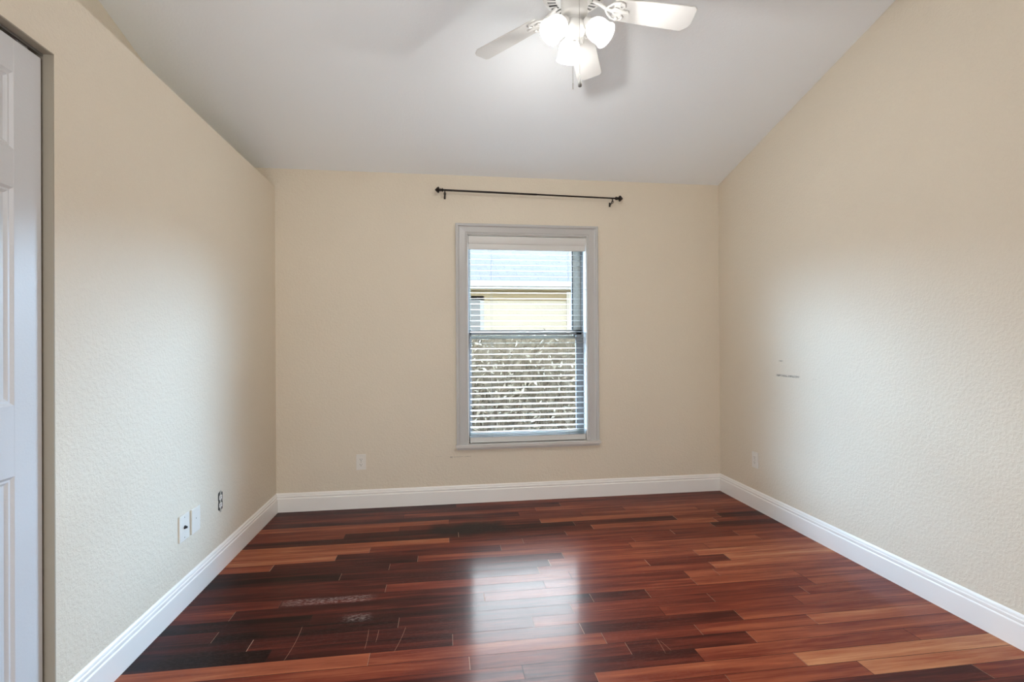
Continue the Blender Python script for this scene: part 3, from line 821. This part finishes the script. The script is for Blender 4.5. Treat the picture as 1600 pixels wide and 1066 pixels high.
nt.links.new(nz.outputs['Fac'], cr.inputs[0]); nt.links.new(bk.outputs['Color'], mxr.inputs[6]); nt.links.new(cr.outputs[0], mxr.inputs[7]); nt.links.new(mxr.outputs[2], b.inputs['Base Color'])
M_nwall = mat('neighbour_cream_stucco', (0.60, 0.54, 0.43), 0.9, bump=(30, .004, 4))
M_nsoffit_and_shadow = mat('ochre_soffit_and_shadow', (0.34, 0.26, 0.15), 0.8)
M_fascia = mat('white_fascia', (0.46, 0.46, 0.45), 0.5)
M_nglass = mat('dim_house_glass', (0.22, 0.22, 0.22), 0.5)
M_mulch = mat('brown_mulch_ground', (0.085, 0.065, 0.045), 0.95, bump=(25, .02, 4), var=(14, .4))

GZ = -.18
HY = YB + 4.0                                              # neighbour's wall face
bm = BM(); bx(bm, (-8, YB + .2, GZ - .1), (12, 30, GZ)); struct(obj('ground', bm, M_mulch))
house = tag(empty('neighbour_house', (2, HY, GZ)), 'cream stucco house with grey shingle roof, seen outside through the blind', 'house')
O = Vector(house.location)
EZ = 2.10                                                  # eave
bm = BM(); bx(bm, (-2.6, HY, GZ), (4.3, HY + 7, EZ + .05)); part('house_wall', bm, M_nwall, house)
bm = BM(); bx(bm, (2.00, HY - .05, GZ), (2.26, HY, EZ - .02)); part('corner_board', bm, mat('pale_corner_stucco', (0.66, 0.61, 0.52), 0.9), house)
bm = BM(); bx(bm, (-2.6, HY - .30, EZ - .03), (4.3, HY, EZ)); bx(bm, (-2.6, HY - .04, EZ - .17), (4.3, HY, EZ - .02)); part('soffit_with_shadow', bm, M_nsoffit_and_shadow, house)  # second box paints the eave's shadow on the wall as an ochre band
bm = BM(); bx(bm, (-2.9, HY - .36, EZ - .02), (4.6, HY - .30, EZ + .10)); bx(bm, (-2.9, HY - .44, EZ + .01), (4.6, HY - .36, EZ + .09), .01); part('gutter', bm, M_fascia, house)
def hip_roof():
    bm = BM(); t = bmesh.new(); x0, x1, y0, y1, z = -2.95, 4.65, HY - .40, HY + 7.4, EZ + .085
    run = 3.75; rz = z + .42 * run; ym = (y0 + y1) / 2
    p = [t.verts.new(q) for q in ((x0, y0, z), (x1, y0, z), (x1, y1, z), (x0, y1, z), (x0 + run, ym, rz), (x1 - run, ym, rz))]
    for q in ((0, 1, 5, 4), (1, 2, 5), (2, 3, 4, 5), (3, 0, 4), (0, 3, 2, 1)): t.faces.new([p[i] for i in q])
    bmesh.ops.recalc_face_normals(t, faces=t.faces[:]); merge(bm, t); return bm
part('roof', hip_roof(), M_roof, house)
bm = BM(); bx(bm, (-.35, HY - .04, 1.30), (.66, HY, 2.00)); w = part('house_window', bm, M_fascia, house)
bm = BM(); bx(bm, (-.29, HY - .045, 1.36), (.60, HY - .039, 1.94)); bx(bm, (-.29, HY - .05, 1.64), (.60, HY - .044, 1.66)); obj('window_pane', bm, M_nglass, w)

# hedge between the houses: twigs and small leaves
M_leaf = bpy.data.materials.new('hedge_leaves'); M_leaf.use_nodes = True
nt = M_leaf.node_tree; b = nt.nodes['Principled BSDF']; b.inputs['Roughness'].default_value = 0.38
at = nt.nodes.new('ShaderNodeAttribute'); at.attribute_name = 'leaf'
crr = nt.nodes.new('ShaderNodeValToRGB'); e_ = crr.color_ramp.elements
e_[0].color = (0.18, 0.148, 0.110, 1); e_[1].position = 1; e_[1].color = (0.66, 0.64, 0.58, 1)
x_ = e_.new(.6); x_.color = (0.23, 0.195, 0.150, 1); x_ = e_.new(.90); x_.color = (0.34, 0.31, 0.25, 1)
nt.links.new(at.outputs['Fac'], crr.inputs[0]); nt.links.new(crr.outputs[0], b.inputs['Base Color'])
def hedge():
    bm = BM(); lay = bm.loops.layers.float_color.new('leaf')
    hy0 = YB + 1.75
    for i in range(2600):
        x = random.uniform(-.5, 2.4); z = GZ + random.random() ** .9 * 1.58
        top = GZ + 1.56 + .015 * math.sin(x * 7) + .01 * math.sin(x * 17)
        if z > top: continue
        y = hy0 + random.uniform(0, .25) + .04 * math.sin(x * 9 + z * 6)
        ln = random.uniform(.018, .045); wd = ln * random.uniform(.28, .45)
        d = Vector((random.gauss(0, 1), random.gauss(-.4, .6), random.gauss(0, .8))).normalized()
        s = d.cross(Vector((random.gauss(0, 1), random.gauss(0, 1), random.gauss(0, 1)))).normalized()
        n = d.cross(s)
        c = Vector((x, y, z)); tcol = random.random() ** .8
        vs = [bm.verts.new(c + v) for v in (-d * ln, s * wd + n * wd * .4, d * ln, -s * wd + n * wd * .4)]
        for q in ((0, 1, 2), (0, 2, 3)):
            fc = bm.faces.new([vs[j] for j in q])
            for lp in fc.loops: lp[lay] = (tcol, tcol, tcol, 1)
    return bm
hg = tag(empty('hedge', (.95, YB + 1.9, GZ)), 'brownish leafy hedge outside behind the lower half of the window', 'hedge')
O = Vector(hg.location)
part('foliage', hedge(), M_leaf, hg)
def hedge_core():
    bm = BM(); nx, nz = 60, 30; g = []
    for j in range(nz + 1):
        for i in range(nx + 1):
            x = -.5 + 2.9 * i / nx; zt_ = GZ + 1.55 + .015 * math.sin(x * 7) + .01 * math.sin(x * 17)
            g.append(bm.verts.new((x, YB + 1.90 + .03 * math.sin(x * 23 + j) + random.uniform(-.03, .03), GZ + (zt_ - GZ) * j / nz)))
    for j in range(nz):
        for i in range(nx):
            k = j * (nx + 1) + i; bm.faces.new((g[k], g[k + 1], g[k + nx + 2], g[k + nx + 1]))
    bmesh.ops.solidify(bm, geom=bm.faces[:], thickness=.12); bmesh.ops.recalc_face_normals(bm, faces=bm.faces[:])
    return bm
part('inner_growth', hedge_core(), mat('dry_inner_growth', (0.245, 0.205, 0.158), 0.95, var=(40, .3)), hg)
bm = BM()
for i in range(260):
    x = random.uniform(-.5, 2.4); y = YB + random.uniform(1.86, 2.05); zt_ = GZ + random.uniform(.9, 1.38)
    tube(bm, [(x, y, GZ), (x + random.uniform(-.05, .05), y, GZ + .5 * (zt_ - GZ)), (x + random.uniform(-.12, .12), y + random.uniform(-.05, .05), zt_)], random.uniform(.003, .008), 5)
part('stems', bm, mat('hedge_stems', (0.13, 0.10, 0.075), 0.9), hg)
